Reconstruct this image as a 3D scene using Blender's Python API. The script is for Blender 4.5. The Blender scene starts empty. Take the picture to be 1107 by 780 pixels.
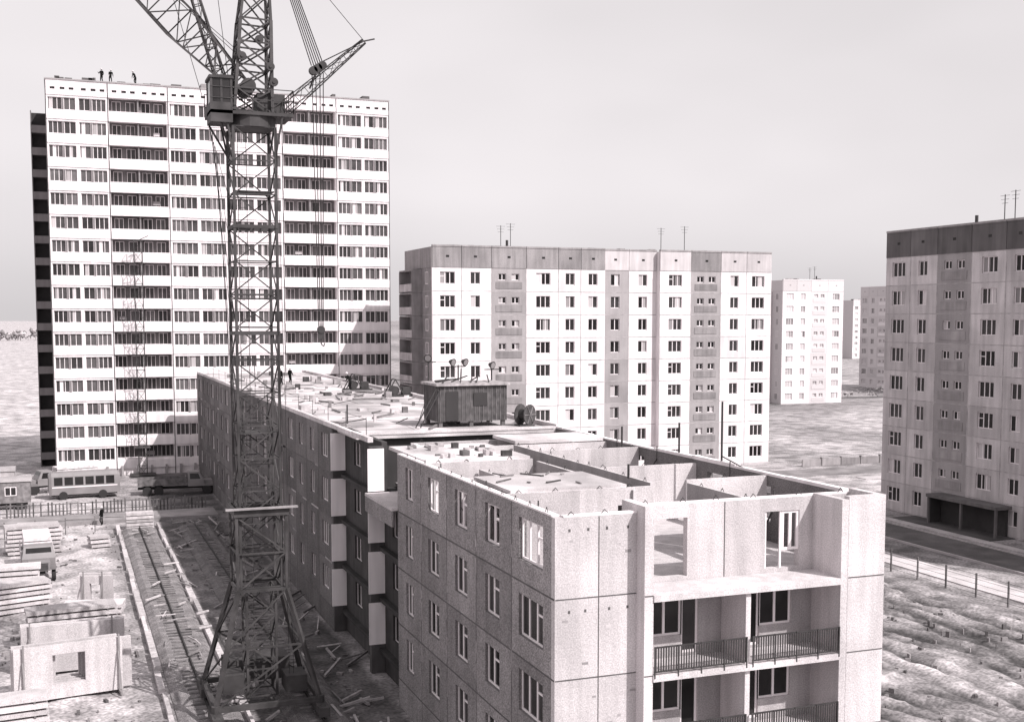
import bpy, math, random
from mathutils import Vector, noise, Matrix
random.seed(7)
R=random.random
def ru(a,b): return a+(b-a)*random.random()
scene=bpy.context.scene
COL=scene.collection
HC=19.3
A=math.radians(20.9)

# ---------------- materials ----------------
def tone(g): return (min(g*1.045,1),g*0.975,min(g*0.995,1),1)
def mat(name,g,rough=0.85,amt=0.25,scale=0.8,streak=0.0,bump=0.0,bscale=6,spec=0.3,metal=0.0,grain=0.0,det=3,patch=None,gs=20):
    m=bpy.data.materials.new(name); m.use_nodes=True
    nt=m.node_tree; N=nt.nodes; L=nt.links
    b=N['Principled BSDF']; b.inputs['Roughness'].default_value=rough
    b.inputs['Specular IOR Level'].default_value=spec; b.inputs['Metallic'].default_value=metal
    geo=N.new('ShaderNodeNewGeometry')
    at=N.new('ShaderNodeAttribute'); at.attribute_name='tint'
    last=at.outputs['Fac']
    def extra(vecscale,sc,lo,hi,f0=0.35,f1=0.65,detail=2):
        nonlocal last
        mp=N.new('ShaderNodeMapping'); mp.inputs['Scale'].default_value=vecscale
        L.new(geo.outputs['Position'],mp.inputs['Vector'])
        n2=N.new('ShaderNodeTexNoise'); n2.inputs['Scale'].default_value=sc; n2.inputs['Detail'].default_value=detail
        L.new(mp.outputs[0],n2.inputs['Vector'])
        r2=N.new('ShaderNodeMapRange'); r2.inputs['From Min'].default_value=f0; r2.inputs['From Max'].default_value=f1
        r2.inputs['To Min'].default_value=lo; r2.inputs['To Max'].default_value=hi
        L.new(n2.outputs['Fac'],r2.inputs['Value'])
        m2=N.new('ShaderNodeMath'); m2.operation='MULTIPLY'
        L.new(last,m2.inputs[0]); L.new(r2.outputs['Result'],m2.inputs[1]); last=m2.outputs[0]
    if amt>0.06: extra((1,1,1),scale,1-amt,1+amt*.6,.3,.7,det)
    if streak: extra((1,1,0.1),2.0,1-streak,1.0)
    if grain: extra((1,1,1),gs,1-grain,1+grain,detail=1)
    if patch: extra(patch[0],patch[1],patch[2],1.05,.42,.56,4)
    vm=N.new('ShaderNodeVectorMath'); vm.operation='SCALE'; vm.inputs[0].default_value=tone(g)[:3]
    L.new(last,vm.inputs['Scale'])
    L.new(vm.outputs[0],b.inputs['Base Color'])
    if bump:
        n3=N.new('ShaderNodeTexNoise'); n3.inputs['Scale'].default_value=bscale; n3.inputs['Detail'].default_value=3
        L.new(geo.outputs['Position'],n3.inputs['Vector'])
        bp=N.new('ShaderNodeBump'); bp.inputs['Strength'].default_value=bump; bp.inputs['Distance'].default_value=0.05
        L.new(n3.outputs['Fac'],bp.inputs['Height']); L.new(bp.outputs[0],b.inputs['Normal'])
    return m
M={}
M['white']=mat('painted_concrete',0.76,amt=0.1,streak=0.14,scale=0.3)
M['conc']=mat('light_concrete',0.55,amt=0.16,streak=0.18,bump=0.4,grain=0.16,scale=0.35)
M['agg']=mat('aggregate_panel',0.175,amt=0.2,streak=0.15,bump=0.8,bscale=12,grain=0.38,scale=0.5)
M['greyp']=mat('grey_panel',0.33,amt=0.12,streak=0.1,scale=0.4,grain=.15)
M['sidep']=mat('tiled_panel',0.52,amt=0.12,streak=0.15,scale=0.4)
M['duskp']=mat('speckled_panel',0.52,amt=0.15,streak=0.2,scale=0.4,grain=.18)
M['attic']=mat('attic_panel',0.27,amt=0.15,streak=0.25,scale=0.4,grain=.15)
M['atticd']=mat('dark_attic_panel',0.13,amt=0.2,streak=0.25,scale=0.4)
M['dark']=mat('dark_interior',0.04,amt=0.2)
M['mid']=mat('mid_grey_plaster',0.26,amt=0.2,streak=0.2)  # plain mid grey with random variation and streaks
M['recess']=mat('dark_recess_wall',0.06,amt=0.3,streak=0.3)  # recess walls and slabs, much darker than the outer panels
M['glass']=mat('window_glass',0.025,rough=0.15,amt=0.5,scale=0.5,spec=0.2)
M['frame']=mat('white_paint_frame',0.72,rough=0.5,amt=0.0)
M['joint']=mat('joint_mortar',0.10,amt=0.3,scale=1.5)
M['jointl']=mat('joint_mortar_light',0.36,amt=0.3,scale=1.5)
M['roof']=mat('roof_screed',0.56,amt=0.3,scale=0.35,bump=0.3,grain=0.12,patch=((1,.5,1),.25,.62))
M['steel']=mat('crane_steel',0.055,rough=0.65,amt=0.45,scale=1.2,spec=0.25)
M['rail']=mat('dark_steel',0.045,rough=0.6,amt=0.3,scale=2,spec=.25)
M['cable']=mat('steel_cable',0.03,rough=0.7,amt=0,spec=.1)
M['wood']=mat('weathered_wood',0.16,amt=0.4,scale=2.5,streak=0.3)
M['woodl']=mat('fresh_timber',0.5,amt=0.3,scale=3)
M['rust']=mat('rusty_sheet',0.10,amt=0.5,scale=2.2,streak=0.4,rough=0.7)
M['asph']=mat('asphalt',0.08,amt=0.3,scale=0.4,grain=0.2,patch=((1,1,1),.3,.8))
M['pave']=mat('concrete_pavement',0.42,amt=0.25,scale=0.5,grain=0.15)
M['kerb']=mat('kerb_stone',0.4,amt=0.2)
M['ballast']=mat('ballast',0.17,amt=0.35,scale=1.5,grain=0.45,bump=1.0,bscale=12)
M['ground']=mat('sandy_ground',0.32,amt=0.28,scale=0.11,grain=0.3,gs=5,bump=1.0,bscale=2.5,det=5,patch=((1,1,1),.42,.62))
M['hz_white']=mat('haze_tint_white_panel',0.72,amt=0)  # hz_ panels and windows: distance haze painted in as paler colours
M['hz_grey']=mat('haze_tint_grey_panel',0.54,amt=0)
M['hz_glass']=mat('haze_tint_window',0.27,amt=0,rough=.6)
M['glass16']=mat('haze_tint_glass_tall_block',0.06,rough=0.3,amt=0.5,scale=0.5,spec=0.2)  # greyer than the near glass, distance haze put into its colour
M['tree']=mat('distant_foliage',0.26,amt=0.4,scale=0.1)
M['cloth']=mat('work_clothes',0.06,amt=0.3,scale=4)
M['skin']=mat('skin',0.4,amt=0.1)
M['helmet']=mat('helmet_plastic',0.6,rough=0.4,amt=0.0)
M['tyre']=mat('rubber_tyre',0.03,amt=0)
M['paint']=mat('vehicle_paint',0.22,rough=.45,amt=.15)

# ---------------- mesh builder ----------------
class MB:
    def __init__(s): s.v=[];s.f=[];s.t=[]
    def add(s,vs,fs,t=1.0):
        o=len(s.v); s.v+=vs
        for f in fs: s.f.append([i+o for i in f]); s.t.append(t)
    def quad(s,F,a,b,c,d,t=1.0):
        s.add([P(F,*a),P(F,*b),P(F,*c),P(F,*d)],[(0,1,2,3)],t)
    def box(s,F,u0,u1,v0,v1,w0,w1,t=1.0):
        vs=[P(F,u,v,w) for w in (w0,w1) for v in (v0,v1) for u in (u0,u1)]
        s.add(vs,[(0,1,3,2),(4,6,7,5),(0,4,5,1),(2,3,7,6),(0,2,6,4),(1,5,7,3)],t)
    def wb(s,x0,x1,y0,y1,z0,z1,t=1.0):
        s.box(W0,x0,x1,z0,z1,-y1,-y0,t)
    def beam(s,p,q,r,n=4,t=1.0,r2=None):
        p=Vector(p);q=Vector(q);d=q-p
        if d.length<1e-6:return
        r2=r if r2 is None else r2
        d.normalize(); up=Vector((0,0,1)) if abs(d.z)<0.95 else Vector((0,1,0))
        a=d.cross(up).normalized(); b=d.cross(a)
        vs=[]
        for (c,rr) in ((p,r),(q,r2)):
            for k in range(n):
                an=2*math.pi*(k+0.5)/n
                vs.append(tuple(c+a*math.cos(an)*rr+b*math.sin(an)*rr))
        fs=[(k,(k+1)%n,n+(k+1)%n,n+k) for k in range(n)]+[tuple(range(n))[::-1],tuple(range(n,2*n))]
        s.add(vs,fs,t)
    def obj(s,name,m,parent=None,smooth=False):
        me=bpy.data.meshes.new(name); me.from_pydata(s.v,[],s.f)
        at=me.attributes.new('tint','FLOAT','FACE'); at.data.foreach_set('value',s.t)
        me.materials.append(M[m] if isinstance(m,str) else m)
        if smooth: me.polygons.foreach_set('use_smooth',[True]*len(me.polygons))
        me.update()
        o=bpy.data.objects.new(name,me); COL.objects.link(o)
        if parent: o.parent=parent
        return o
def P(F,u,v,w): return (F[0]+u*F[2]+w*F[4],F[1]+u*F[3]+w*F[5],v)
W0=(0,0,1,0,0,-1)
def empty(name,loc=(0,0,0)):
    e=bpy.data.objects.new(name,None); COL.objects.link(e); e.location=loc; e.empty_display_size=1
    return e
def flush(parent,parts):
    for k,(mb,m) in parts.items():
        if mb.f:
            o=mb.obj(k,m,parent)
            o.matrix_parent_inverse=Matrix.Translation(-Vector(parent.location))
def wall(mb,F,u0,u1,v0,v1,t,ops,ucuts=(),vcuts=(),through=False,tv=(.88,1.08)):
    """ops: (ua,ub,va,vb,reveal)"""
    us=sorted(set([u0,u1]+[x for o in ops for x in o[:2]]+[x for x in ucuts if u0<x<u1]))
    vs=sorted(set([v0,v1]+[x for o in ops for x in o[2:4]]+[x for x in vcuts if v0<x<v1]))
    uc=sorted(ucuts); vc=sorted(vcuts); rnd={}
    for i in range(len(us)-1):
        for j in range(len(vs)-1):
            a,b,c,d=us[i],us[i+1],vs[j],vs[j+1]
            cu,cv=(a+b)/2,(c+d)/2
            if any(o[0]<cu<o[1] and o[2]<cv<o[3] for o in ops): continue
            k=(sum(1 for x in uc if x<cu),sum(1 for x in vc if x<cv))
            if k not in rnd: rnd[k]=ru(*tv)
            tt=rnd[k]
            mb.quad(F,(a,c,0),(b,c,0),(b,d,0),(a,d,0),tt)
            if through: mb.quad(F,(a,c,-t),(b,c,-t),(b,d,-t),(a,d,-t),tt)
    for o in ops:
        a,b,c,d,r=o
        mb.quad(F,(a,c,0),(a,d,0),(a,d,-r),(a,c,-r)); mb.quad(F,(b,c,0),(b,d,0),(b,d,-r),(b,c,-r))
        mb.quad(F,(a,c,0),(b,c,0),(b,c,-r),(a,c,-r)); mb.quad(F,(a,d,0),(b,d,0),(b,d,-r),(a,d,-r))
    mb.quad(F,(u0,v1,0),(u1,v1,0),(u1,v1,-t),(u0,v1,-t))
    mb.quad(F,(u0,v0,0),(u0,v1,0),(u0,v1,-t),(u0,v0,-t)); mb.quad(F,(u1,v0,0),(u1,v1,0),(u1,v1,-t),(u1,v0,-t))
def window(fr,gl,F,a,b,c,d,w=-0.16,mull=(0.5,),fw=0.07,transom=None,glass=True):
    th=0.06
    fr.box(F,a,b,c,c+fw,w-th,w); fr.box(F,a,b,d-fw,d,w-th,w)
    fr.box(F,a,a+fw,c+fw,d-fw,w-th,w); fr.box(F,b-fw,b,c+fw,d-fw,w-th,w)
    for m in mull:
        x=a+(b-a)*m; fr.box(F,x-fw*0.6,x+fw*0.6,c+fw,d-fw,w-th,w+0.004)
    if transom:
        i,tv=transom; ms=[0]+list(mull)+[1]
        fr.box(F,a+(b-a)*ms[i]+fw,a+(b-a)*ms[i+1]-fw,c+(d-c)*tv-fw/2,c+(d-c)*tv+fw/2,w-th,w-0.003)
    if glass: gl.quad(F,(a,c,w-0.04),(b,c,w-0.04),(b,d,w-0.04),(a,d,w-0.04),ru(0.5,2.0))

# ---------------- 16 storey tower block ----------------
def tower_block():
    E=empty('sixteen_storey_apartment_block',(20,159,0))
    F=(-0.8,152.3,1,0,0,-1); Wd=41.7; m=Wd/12; B=1.1; H=2.8
    wl=MB();fr=MB();gl=MB();lg=MB();jt=MB();rf=MB();bd=MB();pl=MB();dk=MB()
    ops=[]
    for k in range(16):
        f=B+H*k
        for i in range(12):
            a=i*m
            if i in (2,8):
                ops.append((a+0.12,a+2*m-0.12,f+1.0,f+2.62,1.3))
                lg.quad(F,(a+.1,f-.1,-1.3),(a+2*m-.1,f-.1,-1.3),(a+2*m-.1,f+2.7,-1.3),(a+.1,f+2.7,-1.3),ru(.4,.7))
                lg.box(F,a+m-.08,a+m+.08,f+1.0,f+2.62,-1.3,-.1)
                for q in (0.5,2.1,3.9,5.4):
                    window(fr,gl,F,a+q,a+q+1.05,f+.2,f+2.35,w=-1.2,fw=.05)
                if R()<0.3:
                    x=a+ru(.6,5.5); pl.box(F,x,x+ru(.4,.9),f+1.2,f+ru(1.5,1.9),-.9,-.85,ru(.5,2))
            elif i in (3,9): pass
            else:
                if (i%2)==0: seg=[(0.22,1.78,(0.33,0.67)),(2.0,3.3,(0.5,))]
                else: seg=[(0.2,1.47,(0.5,)),(1.69,3.25,(0.33,0.67))]
                for (p,q,mu) in seg:
                    ops.append((a+p,a+q,f+0.85,f+2.3,0.25))
                    window(fr,gl,F,a+p,a+q,f+.85,f+2.3,mull=mu,fw=.055,w=-.17)
                    if R()<.25:
                        x0=a+p+ru(.1,.5); fr.quad(F,(x0,f+.9,-.205),(x0+.4,f+.9,-.205),(x0+.4,f+2.25,-.205),(x0,f+2.25,-.205),ru(.4,.9))
                c0,c1=(1.78,2.0) if i%2==0 else (1.47,1.69)
                lg.box(F,a+c0,a+c1,f+.85,f+2.3,0,0.012,.75)
    for i in range(12):
        for q in (.5,1.6,2.6):
            ops.append((i*m+q,i*m+q+.55,46.3,46.6,0.3)); gl.quad(F,(i*m+q,46.3,-.28),(i*m+q+.55,46.3,-.28),(i*m+q+.55,46.6,-.28),(i*m+q,46.6,-.28))
    wall(wl,F,0,Wd,0,47.4,0.3,ops,[i*m for i in range(13)],[B+H*k for k in range(17)],tv=(.92,1.04))
    for k in range(17):
        for i in (0,2,4,6,8,10):
            wl.box(F,i*m+.06,(i+2)*m-.06,B+H*k-0.25,B+H*k+0.72 if k<16 else B+H*k+.3,0.002,0.09 if i not in(2,8) else .2,ru(.94,1.05))
    for i in range(0,13,2):
        jt.box(F,i*m-.06,i*m+.06,0,47.3,0.0,0.012)
    bd.box(F,0.3,Wd-.3,0,47.0,-14,-1.34)
    bd.box(F,0,.3,0,47.35,-14,-.31); bd.box(F,Wd-.3,Wd,0,47.35,-14,-.31)
    rf.box(F,-.1,Wd+.1,47.402,47.56,-14.1,.1)
    for i in range(16):
        x=ru(1,40); rf.box(F,x,x+ru(.3,1.6),47.562,47.562+ru(.2,.7),-3-ru(0,1),-1.5,.3)
    rf.box(F,18.5,24,47.563,49.0,-10,-5,.8)
    G=(-2.75,165,1,0,0,-1)
    for k in range(16):
        f=B+H*k
        bd.box(G,0,1.95,f-.2,f+.75,-.1,.0,.35); lg.box(G,.05,1.95,f-.22,f-.02,-6,-.102,.4)
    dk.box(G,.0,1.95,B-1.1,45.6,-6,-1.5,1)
    bd.box(G,0,.12,0,45.7,-1.49,-.105,.3)
    for i in range(24): bd.box(F,i*m/2+.5,i*m/2+.75,0,1.2,.05,.6,.6)
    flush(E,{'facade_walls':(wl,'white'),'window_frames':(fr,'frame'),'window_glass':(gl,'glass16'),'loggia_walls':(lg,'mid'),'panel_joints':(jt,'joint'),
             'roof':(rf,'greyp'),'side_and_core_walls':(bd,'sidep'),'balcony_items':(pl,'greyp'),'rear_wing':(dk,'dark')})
tower_block()

# ---------------- 9 storey blocks ----------------
def nine_storey(name,F,W=46.8,dark=False,depth=12.4,side=True,seed=1,nb=12,hazy=False):
    random.seed(seed)
    cx=F[0]+F[2]*W/2; cy=F[1]+F[3]*W/2
    E=empty(name,(cx,cy,0))
    wl=MB();gp=MB();fr=MB();gl=MB();at=MB();jt=MB();rf=MB();sd=MB();lg=MB();an=MB();cu=MB();al=MB()
    bounds=[0,3.65,7.45,11.95,16.2,19.25,22.55,26.3,30.25,34.75,39.15,43.0,46.8]
    cols=[(1.9,'3'),(5.4,'2'),(9.7,'L'),(14.2,'3'),(17.8,'2'),(20.9,'2'),(24.4,'2'),(28.3,'2'),(32.5,'3'),(37,'L'),(41.2,'2'),(44.8,'3')]
    if nb<12: W=bounds[nb]
    B=.1;H=2.8
    def wof(i): return -0.9 if i in (6,7) else 0.0
    for i,(c,ty) in enumerate(cols[:nb]):
        a,b=bounds[i],bounds[i+1]; w=wof(i)
        G=(F[0]+F[4]*w,F[1]+F[5]*w,F[2],F[3],F[4],F[5])
        ops=[]
        for k in range(9):
            f=B+H*k
            if ty=='3': rs=[(c-.95,c+.95,f+.85,f+2.3,(.34,.67))]
            elif ty=='2': rs=[(c-.62,c+.62,f+.85,f+2.3,(.5,))]
            else: rs=[(c-1.35,c-.35,f+1.35,f+2.15,(.5,)),(c+.35,c+1.35,f+1.35,f+2.15,(.5,))]
            for (p,q,r,s_,mu) in rs:
                ops.append((p,q,r,s_,.22)); window(fr,gl,G,p,q,r,s_,mull=mu,fw=.075,w=-.14,transom=(0,.62) if R()<.4 and len(mu)==2 else None)
                if R()<.35:
                    x0=p+.1 if R()<.5 else (p+q)/2; cu.quad(G,(x0,r+.08,-.175),(x0+(q-p)*.38,r+.08,-.175),(x0+(q-p)*.38,s_-.08,-.175),(x0,s_-.08,-.175),ru(.2,.8))
        tgt=gp if ty=='L' or (i in (6,)) else wl
        wall(tgt,G,a,b,0,B+H*9,.3,ops,[],[B+H*k for k in range(10)],tv=(.86,1.08))
        if ty=='L':
            for k in range(9):
                f=B+H*k; lg.box(G,a+.55,b-.55,f+.35,f+1.15,.003,.05,ru(.85,1)*(1.3 if dark else 1))
        for k in range(10): jt.box(G,a+.04,b-.04,B+H*k-.04,B+H*k+.04,0,.012)
        if i: jt.box(G,a-.045,a+.045,0,B+H*9,0,.013)
        tgt=at if (ty=='L' or i<6 or dark) else al
        tgt.box(G,a+.03,b-.03,B+H*9+.002,27.75,-.3,.06,ru(.85,1.12))
        lg.box(G,a+.03,b-.03,27.752,27.95,-.35,.12,1.2)
        gl.box(G,c-.2,c+.2,26.5,26.75,.061,.068)
    if nb==12:
        wl.box(F,22.40,22.549,0,27.7,-1.2,-.31); wl.box(F,30.251,30.4,0,27.7,-1.2,-.31)
    sd.box(F,0,.3,0,27.7,-depth,-.305); sd.box(F,W-.3,W,0,27.7,-depth,-.305)
    sd.box(F,.3,W-.3,0,27.3,-depth,-1.25)
    rf.box(F,.05,W-.05,27.4,27.6,-depth,-1.3)
    if side:
        S=(F[0],F[1],-F[4],-F[5],-F[2],-F[3])
        for k in range(9):
            f=B+H*k
            lg.box(S,4.2,9.8,f+2.5,f+2.66,0.003,1.3); lg.box(S,4.2,9.8,f,f+.95,1.25,1.32,1.6)
            lg.box(S,4.15,4.25,f-.1,f+2.5,0.003,1.33,.9); lg.box(S,9.75,9.85,f-.1,f+2.5,0.003,1.33)
            window(fr,gl,S,5,6.6,f+.7,f+2.2,w=.07,fw=.07)
            for q in (1.6,11.1):
                if q+1<depth: window(fr,gl,S,q,q+1.0,f+.85,f+2.3,w=.07,fw=.07)
            jt.box(S,.1,depth-.1,B+H*k-.03,B+H*k+.03,0,.012)
        at.box(S,.02,depth,B+H*9,27.72,.002,.07)
    for i in range(9):
        x=ru(2,W-3); rf.box(F,x,x+.8,27.6,28.3,-6,-5,.7)
    for (x,h) in ((10.5,3.3),(11.8,3.6),(33.0,3.6),(36.5,3.9)):
        if x>W: continue
        p=P(F,x,27.5,-5); an.beam(p,(p[0],p[1],27.5+h),.045)
        for q in (.0,.35,.7):
            z=27.4+h-q; an.beam(P(F,x-.6+q*.3,z,-5),P(F,x+.6-q*.3,z,-5),.02)
    p=P(F,10.2,27.6,-2); an.beam(p,(p[0],p[1],28.8),.16,8); 
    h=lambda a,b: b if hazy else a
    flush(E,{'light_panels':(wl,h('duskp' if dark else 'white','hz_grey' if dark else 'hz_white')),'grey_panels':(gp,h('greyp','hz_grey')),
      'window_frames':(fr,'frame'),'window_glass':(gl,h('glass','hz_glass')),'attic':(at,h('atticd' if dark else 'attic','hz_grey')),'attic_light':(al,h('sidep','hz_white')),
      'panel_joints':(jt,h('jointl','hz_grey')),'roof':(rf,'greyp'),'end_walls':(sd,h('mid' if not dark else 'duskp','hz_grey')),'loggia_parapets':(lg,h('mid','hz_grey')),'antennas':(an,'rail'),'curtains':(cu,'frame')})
    return E
nine_storey('nine_storey_apartment_block',(41.3,134.6,1,0,0,-1),depth=11.6)
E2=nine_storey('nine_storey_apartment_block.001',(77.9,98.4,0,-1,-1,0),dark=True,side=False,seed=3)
po=MB(); pd=MB()
po.wb(76.1,77.9,80.6,89.6,2.5,2.8); po.wb(76.2,76.4,80.7,80.9,0,2.5); po.wb(76.2,76.4,89.3,89.5,0,2.5); po.wb(76.2,76.4,85,85.2,0,2.5)
pd.wb(77.6,77.88,81,89.2,0,2.45); pd.wb(76.41,77.85,89.32,89.48,0,2.49)
for o in (po.obj('entrance_canopy','atticd',E2),pd.obj('entrance_doors','dark',E2)): o.matrix_parent_inverse=Matrix.Translation(-Vector(E2.location))
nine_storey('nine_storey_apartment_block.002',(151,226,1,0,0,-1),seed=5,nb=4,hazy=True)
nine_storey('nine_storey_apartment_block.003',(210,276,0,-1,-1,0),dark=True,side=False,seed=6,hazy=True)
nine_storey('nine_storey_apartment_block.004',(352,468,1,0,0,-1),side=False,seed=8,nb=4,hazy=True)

# ---------------- near building under construction ----------------
XL,XR,YF,YE=15.37,28.4,36.2,147.0
def near():
    random.seed(21)
    E=empty('panel_apartment_block_under_construction',(21.9,90,0))
    ag=MB();co=MB();wh=MB();fr=MB();gl=MB();jt=MB();rf=MB();ra=MB();ins=MB();dk=MB();wd=MB();rc=MB();jl=MB();bt=MB()
    lv=[1.4,4.2,7.0,9.8,12.6]
    FL=(XL,0,0,1,-1,0)
    wy=[(38.4,1.15),(42.4,.8),(46.2,.8),(50.1,.8),(54.0,.62)]
    pc=[36.2,40.3,44.3,48.15,52.05,56.1]
    Y0=YF+.302
    ops=[]
    for (c,hw) in wy:
        for k in range(3):
            z=lv[k]; ops.append((c-hw,c+hw,z+.8,z+2.35,.28))
            window(fr,gl,FL,c-hw,c+hw,z+.8,z+2.35,mull=(.34,.67) if hw>1 else (.55,),fw=.08,w=-.12,transom=(0,.7))
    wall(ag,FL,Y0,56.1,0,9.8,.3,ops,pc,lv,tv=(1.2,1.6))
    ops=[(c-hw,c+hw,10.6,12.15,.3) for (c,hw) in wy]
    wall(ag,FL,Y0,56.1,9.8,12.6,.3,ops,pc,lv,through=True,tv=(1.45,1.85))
    for (c,hw) in wy: window(fr,gl,FL,c-hw,c+hw,10.6,12.15,mull=(.34,.67) if hw>1 else (.5,),fw=.09,w=-.12,glass=False,transom=(0,.65))
    for y in pc[1:-1]: jt.box(FL,y-.02,y+.02,0,12.58,0,.01)
    for z in lv[:-1]: jt.box(FL,36.22,56.08,z-.03,z+.03,0,.011)
    for i in range(40):
        y=random.choice(pc[1:-1])+ru(-.06,.06); z=ru(1,12); jl.box(FL,y-.03,y+.03,z,z+ru(.2,.9),.0,.014,ru(.6,1.2))
    wh.box(FL,Y0,56.1,12.603,12.66,-.3,0)
    RX=16.15
    FR=(RX,0,0,1,-1,0)
    ops=[]
    for k in range(4):
        z=lv[k]
        for (a,b) in ((66.9,68.6),(58.4,60.0)):
            if k==3 and a<62: continue
            ops.append((a,b,z+.8,z+2.2,.2)); window(fr,gl,FR,a,b,z+.8,z+2.2,w=-.12,fw=.035)
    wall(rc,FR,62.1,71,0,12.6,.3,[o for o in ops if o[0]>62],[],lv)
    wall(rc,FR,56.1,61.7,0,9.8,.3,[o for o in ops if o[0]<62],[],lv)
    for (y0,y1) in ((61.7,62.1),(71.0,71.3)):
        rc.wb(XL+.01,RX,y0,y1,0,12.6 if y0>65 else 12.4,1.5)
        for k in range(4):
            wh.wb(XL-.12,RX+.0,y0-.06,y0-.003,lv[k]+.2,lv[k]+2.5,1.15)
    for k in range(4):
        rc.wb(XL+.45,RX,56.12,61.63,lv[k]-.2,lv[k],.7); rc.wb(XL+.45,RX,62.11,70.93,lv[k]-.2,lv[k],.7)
    co.wb(XL-.3,RX+1.6,56.12,61.62,9.803,9.95); ag.wb(XL-.3,XL-.2,56.15,61.6,9.0,9.8,1.5)
    wh.wb(RX+1.6,RX+1.8,56.2,61.6,9.951,12.5)
    ops=[]; y=73.4; pcs=[71.3]
    while y<146:
        hw=.95 if int((y-71)/3.9)%3==0 else .62
        for k in range(4):
            z=lv[k]; ops.append((y-hw,y+hw,z+.8,z+2.3,.22)); window(fr,gl,FL,y-hw,y+hw,z+.8,z+2.3,mull=(.5,) if hw<.9 else (.33,.67),fw=.06,w=-.12)
        pcs.append(y+1.95); y+=3.9
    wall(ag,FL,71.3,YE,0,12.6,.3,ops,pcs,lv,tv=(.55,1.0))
    for y in pcs[1:]: jt.box(FL,y-.04,y+.04,0,12.58,0,.012)
    for z in lv[:-1]: jt.box(FL,71.4,YE,z-.04,z+.04,0,.013)
    for q in range(26):
        y=random.choice(pcs); z=random.choice(lv[:4]); jl.box(FL,y+.1,y+ru(.5,2.5),z-.05,z+.05,.0,.016,ru(.6,1.4))
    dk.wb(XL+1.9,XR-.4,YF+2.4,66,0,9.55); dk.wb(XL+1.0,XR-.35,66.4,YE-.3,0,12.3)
    co.wb(XR-.3,XR,66.3,YE,0,12.6); co.wb(XL,XR,YE,YE+.3,0,12.6)
    co.wb(XR-.3,XR,YF+.3,66.3,0,9.8)
    co.wb(XL+.305,XR-.31,37.75,56.1,9.6,9.8,.9); co.wb(RX+1.81,XR-.31,56.1,66,9.6,9.8,.9)
    rf.wb(XL+.31,XR-.31,66,YE-.01,12.38,12.6)
    for (a,b,y0,y1) in ((XL,XL+.3,62.1,YE),(XR-.32,XR+.02,66.0,YE),):
        y=y0
        while y<y1:
            co.wb(a+ru(-.01,.01),b,y,min(y+3.86,y1),12.603,12.85+ru(-.03,.03),ru(.85,1.15)); y+=3.9
    co.wb(XL+.3,XR-.32,66.0,66.3,12.603,12.75,1.1)
    y=66
    while y<YE-3:
        jt.wb(XL+.5,XR-.5,y-.04,y+.04,12.6,12.606); y+=3.2
    for i in range(22):
        x=ru(16.5,26); yy=74+(R()**1.1)*68; bt.wb(x,x+ru(.8,3),yy,yy+ru(1.5,7),12.6,12.612+.001*i,ru(.6,2.2))
    FE=(0,YF,1,0,0,-1)
    wall(co,FE,XL,18.45,0,12.6,.3,[],[XL,17.0],lv,through=True,tv=(.82,1.02))
    for z in lv[:-1]: jt.box(FE,XL+.02,18.44,z-.02,z+.02,0,.01)
    jt.box(FE,16.985,17.015,0,12.58,0,.011)
    wh.box(FE,XL+.31,18.44,12.603,12.66,-.3,0)
    co.wb(18.45,18.8,35.6,37.4,0,12.9,1.12); co.wb(26.5,26.8,35.61,37.4,0,12.7)
    FB=(0,35.6,1,0,0,-1)
    wall(co,FB,26.8,28.42,0,12.8,.3,[],[],lv,through=True,tv=(.95,1.1))
    for z in lv[:-1]:
        jt.box(FB,26.82,28.4,z-.02,z+.02,0,.01); jt.box(FB,18.46,18.79,z-.02,z+.02,.0005,.01)
    co.wb(28.12,28.42,35.91,37.4,0,12.8)
    # erection marks: chalky mortar patches, lifting pockets on the bare panels
    for i in range(26):
        x=ru(15.5,18.3); z=ru(2,12.4); jl.box(FE,x,x+ru(.05,.25),z,z+ru(.03,.12),0,.006,ru(.8,1.3))
    for (x,z) in ((15.9,12.1),(16.6,12.1),(17.3,12.1),(18.1,12.1),(15.9,9.3),(18.1,9.3),(16.5,9.3),(17.4,9.3)): jt.box(FE,x-.04,x+.04,z,z+.1,0,.008)
    FK=(0,37.4,1,0,0,-1)
    ops=[]
    for k in range(3):
        z=lv[k]
        for (a,b,z0,mu) in ((19.5,20.9,.8,(.5,)),(20.9,21.6,.1,()),(24.2,25.6,.8,(.5,)),(23.5,24.2,.1,())):
            ops.append((a,b,z+z0,z+2.3,.2)); window(fr,gl,FK,a,b,z+z0,z+2.3,mull=mu,fw=.08,w=-.08,transom=None)
    wall(co,FK,18.8,26.5,0,9.8,.3,ops,[22.65],lv,tv=(.6,.75))
    ops=[(19.6,21.1,9.95,12.1,.3),(24.4,25.9,9.95,12.1,.3)]
    wall(co,FK,18.8,28.1,9.8,12.6,.3,ops,[22.65],lv,through=True,tv=(.88,1.0))
    jt.box(FK,22.63,22.67,9.8,12.58,0,.01)
    for (a,b) in ((24.4,25.9),):
        window(fr,gl,FK,a+.75,b,10.6,12.1,mull=(.5,),fw=.1,w=-.05,glass=False)
        fr.box(FK,a,a+.08,9.95,12.1,-.12,-.05); fr.box(FK,a+.66,a+.74,9.95,12.1,-.12,-.05)
    wh.box(FK,18.8,28.1,12.603,12.66,-.3,0)
    for k in range(4):
        co.wb(18.8,26.5,35.55,37.39,lv[k]-.22,lv[k],1.05)
        if k<3: co.wb(22.55,22.75,35.7,37.38,lv[k],lv[k+1]-.22)
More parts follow.
